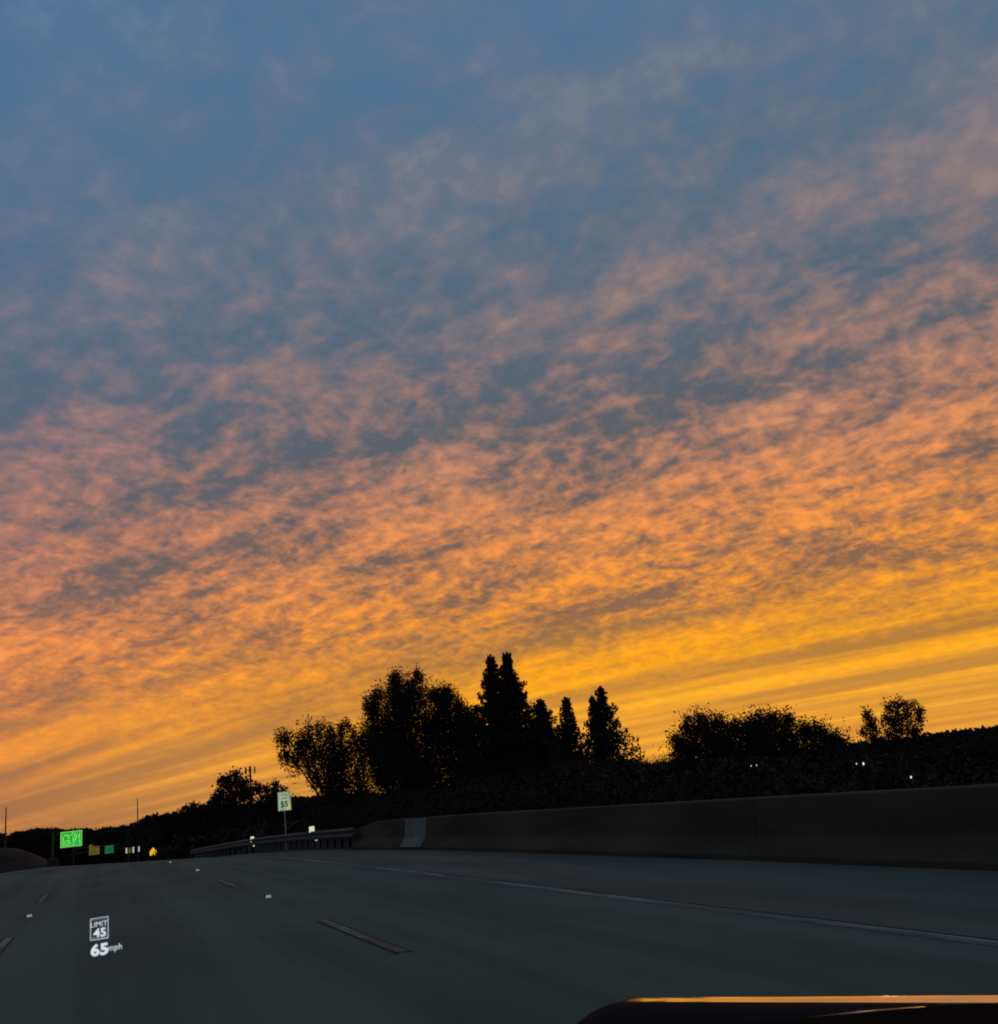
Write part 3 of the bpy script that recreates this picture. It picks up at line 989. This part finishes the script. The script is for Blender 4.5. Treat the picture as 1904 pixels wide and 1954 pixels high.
# lit lamps glimpsed low among the leaves
M['bulb'] = emitting('lamp_glass', (.75, 1.0, .62), 1.0, (.8, .8, .7))
for az, el, d, w, lb in ((35.65, -.36, 16.5, .006, 'faint tiny lamp at the left, low in the trees behind the barrier'), (35.95, -.36, 16.5, .006, 'faint tiny lamp beside the leftmost one in the dark trees'),
                         (41.15, -.86, 15.6, .007, 'dim small lamp left of the brightest one below the forked tree'), (41.50, -.90, 15.5, .012, 'brightest small lamp glowing below the forked tree'), (43.71, -1.83, 14.9, .010, 'small lamp lowest and farthest right in the dark shrubs')):
    x, y, z = d * math.sin(R(az)), d * math.cos(R(az)), EYE + d * math.tan(R(el))
    g = float(ground_z(x, y))
    r = thing('garden_lamp', lb, 'lamp', (x, y, g), -R(az), 'small lit lamps in the dark trees')
    MB().tube([(0, .02, 0), (0, .02, z - g - .02)], [.012, .006], 6).build('stake', M['bark'], r)
    MB().tube([(0, 0, z - g - w * 1.6), (0, 0, z - g - w * .6), (0, 0, z - g + w * .8), (0, 0, z - g + w * 1.6)], [w * .6, w, w, w * .5], 8).build('bulb', M['bulb'], r)
    MB().tube([(0, 0, z - g + w * 1.7), (0, 0, z - g + w * 2.6)], [w * 1.7, w * .4], 8).build('cap', M['galv'], r)


# ================================================================ the car we sit in
XC = .37
car = thing('car', 'dark car seen from the driver seat: dull black hood, bright metallic fenders, black dashboard, head up display', 'car', (XC, 0, 0))


def car_paint():
    m, N, b = principled('bright_crest_metal', .16, .5)
    b.inputs['Base Color'].default_value = (.62, .62, .62, 1)  # light metal base put in to brighten the sunset band on the crest
    b.inputs['Metallic'].default_value = .9
    b.inputs['Coat Weight'].default_value = 1.0
    b.inputs['Coat Roughness'].default_value = .05
    b.inputs['Coat IOR'].default_value = 1.7
    return m


M['paint'] = car_paint()
M['hood_paint'] = noisy('satin_black_hood', (.008, .010, .012), (.012, .014, .016), 3.0, (1, 1, 1), .75, .03)  # dull black put in for the dark area below the bright crest
M['trim'] = noisy('black_trim', (.010, .010, .010), (.016, .016, .016), 8.0, (1, 1, 1), .45, .4)
M['dash'] = noisy('black_dashboard', (.0018, .0018, .002), (.003, .003, .003), 30.0, (1, 1, 1), .95, .02)


def profile(t, knots):
    xs, zs = zip(*knots)
    t = np.asarray(t, float)
    i = np.clip(np.searchsorted(xs, t) - 1, 0, len(xs) - 2)
    x0, x1 = np.array(xs)[i], np.array(xs)[i + 1]
    z0, z1 = np.array(zs)[i], np.array(zs)[i + 1]
    u = np.clip((t - x0) / (x1 - x0), 0, 1)
    return z0 + (z1 - z0) * u * u * (3 - 2 * u)


KN = [(0, -.070), (.30, -.076), (.58, -.105), (.772, -.0045), (.815, 0), (.85, -.006), (.93, -.05), (1.0, -.22)]


def hood_z(x, y):
    t = np.abs(x) / .93
    return .878 + (2.04 - y) * .139 - .9 * np.maximum(y - 2.15, 0) ** 2 + profile(t, KN)


v, f = grid(np.linspace(-.722, .722, 70), np.linspace(1.18, 2.62, 50), hood_z)
link('hood', mesh_np('hood', v, f, M['hood_paint'], True), car)
for s in (-1, 1):
    v, f = grid(np.linspace(.726, .93, 40) * s, np.linspace(1.0, 2.60, 60), hood_z)
    link('fender', mesh_np('fender', v, f, M['paint'], True), car)
q = MB()                                     # flat strip in a wiper's place, added and shaped to mirror the sunset
path = [(.735, 1.16, .990), (.63, 1.25, .986), (.54, 1.32, .978), (.38, 1.46, .960), (.10, 1.60, .927)]
nn = Vector((.65, .76, 0))
secs = []
for k, p in enumerate(path):
    w_ = (.030, .028, .022, .016, .010)[k]
    P_ = Vector(p)
    secs.append([P_ - nn * w_ / 2 + Vector((0, 0, -.006)), P_ - nn * w_ / 2, P_ + Vector((0, 0, .0015)), P_ + nn * w_ / 2, P_ + nn * w_ / 2 + Vector((0, 0, -.006))])
q.loft(secs)
q.build('glint_strip', M['paint'], car, smooth=False)


def dash_edge(x):
    return np.interp(np.abs(x), [0, .12, .31, .41, .48, .60, .9], [1.20, 1.14, .99, .91, .84, .70, .40])


xs = np.linspace(-.90, .90, 61)
V = []
for yy, dz in ((0, -.03), (.004, -.004), (.02, .0), (.3, -.015), (.55, -.05), (.56, -.35)):
    V.append(np.stack([xs, dash_edge(xs) - yy, 1.089 + dz - .055 * np.clip(.5 - np.abs(xs), 0, 1)], -1))
V = np.stack(V, 1)
n_, m_ = V.shape[:2]
idx = np.arange(n_ * m_).reshape(n_, m_)
F = np.stack([idx[:-1, :-1], idx[:-1, 1:], idx[1:, 1:], idx[1:, :-1]], -1).reshape(-1, 4)
link('dashboard', mesh_np('dashboard', V.reshape(-1, 3), F, M['dash'], True), car)

glass = bpy.data.materials.new('clear_windscreen')
glass.use_nodes = True
N = NT(glass.node_tree)
N.n.clear()
tr = N.new('ShaderNodeBsdfTransparent')
tr.inputs[0].default_value = (.985, .99, .985, 1)
N.l.new(tr.outputs[0], N.new('ShaderNodeOutputMaterial').inputs[0])
us = np.linspace(-1, 1, 25)
V = []
for t in np.linspace(0, 1.45, 16):
    x = us * (.92 - .12 * t)
    y = 1.26 - .80 * t - .42 * us ** 2 * (1 - .3 * t)
    V.append(np.stack([x, y, np.full_like(x, 1.03 + .52 * t)], -1))
V = np.stack(V, 0)
n_, m_ = V.shape[:2]
idx = np.arange(n_ * m_).reshape(n_, m_)
F = np.stack([idx[:-1, :-1], idx[:-1, 1:], idx[1:, 1:], idx[1:, :-1]], -1).reshape(-1, 4)
link('windscreen', mesh_np('windscreen', V.reshape(-1, 3), F, glass, True), car)

# the head-up display's picture, thrown on the glass in front of the driver
M['hud'] = emitting('display_light', lin(214, 226, 234), 1.0, (.02, .02, .02))
M['hud_soft'] = emitting('display_double_image', lin(150, 164, 172), .8, (.02, .02, .02))
M['hud_faint'] = emitting('display_faint_image', lin(96, 106, 112), .8, (.02, .02, .02))
HD = .66
hud = link('head_up_display', None, car, (-XC, HD, EYE - HD * math.tan(R(4.62))))
PXH = HD / 1850.0 * .76          # the display sits well off the lens axis


def hud_text(name, body, cx, cy, h, mat, xs=1.0, off=0.0, dy=0.0):
    me = text_mesh(body, 1.0, off, 0.0, 1.0)
    co = np.empty(len(me.vertices) * 3, np.float32)
    me.vertices.foreach_get('co', co)
    co = co.reshape(-1, 3)
    lo, hi = co.min(0), co.max(0)
    k = h * PXH / (hi[2] - lo[2])
    co = (co - (lo + hi) / 2) * (k * xs, 1, k)
    me.vertices.foreach_set('co', co.ravel())
    me.update()
    me.materials.clear()
    me.materials.append(mat)
    return link(name, me, hud, (cx * PXH, dy, cy * PXH))


def hud_bars(name, bars, mat, dy=0.0):
    q = MB()
    for x0, x1, z0, z1 in bars:
        q.box(((x0 + x1) / 2 * PXH, dy, (z0 + z1) / 2 * PXH), ((x1 - x0) * PXH, .0002, (z1 - z0) * PXH))
    return q.build(name, mat, hud)


W_ = .9
hud_bars('sign_outline', [(-18, 18, 21, 21 + W_), (-18, -18 + W_ * 1.2, -20.6, 20.7), (18 - W_ * 1.2, 18, -20.6, 20.7), (-18, 18, -22, -20.9)], M['hud'])
hud_bars('sign_outline', [(-16.4, 16.4, 18.0, 18.6), (-16.4, 16.4, -19.2, -18.6), (-16.4, 16.4, -16.8, -16.2)], M['hud_soft'], .0006)
hud_text('limit_word', 'LIMIT', -.6, 9.2, 10.0, M['hud'], .98, -.006)
hud_text('limit_word', 'LIMIT', -.2, 7.6, 10.0, M['hud_faint'], .98, -.006, .0008)
hud_text('limit_number', '45', .6, -8.2, 17.5, M['hud'], 1.1, .022)
hud_text('limit_number', '45', .9, -9.8, 17.5, M['hud_soft'], 1.1, .022, .0008)
hud_text('speed_number', '65', .3, -42, 24, M['hud'], 1.18, .030)
hud_text('speed_number', '65', .6, -44, 23, M['hud_soft'], 1.18, .030, .0008)
hud_text('unit_word', 'mph', 31.5, -44, 15.5, M['hud'], .98, -.004)
hud_text('unit_word', 'mph', 31.8, -46, 15.5, M['hud_faint'], .98, -.004, .0008)
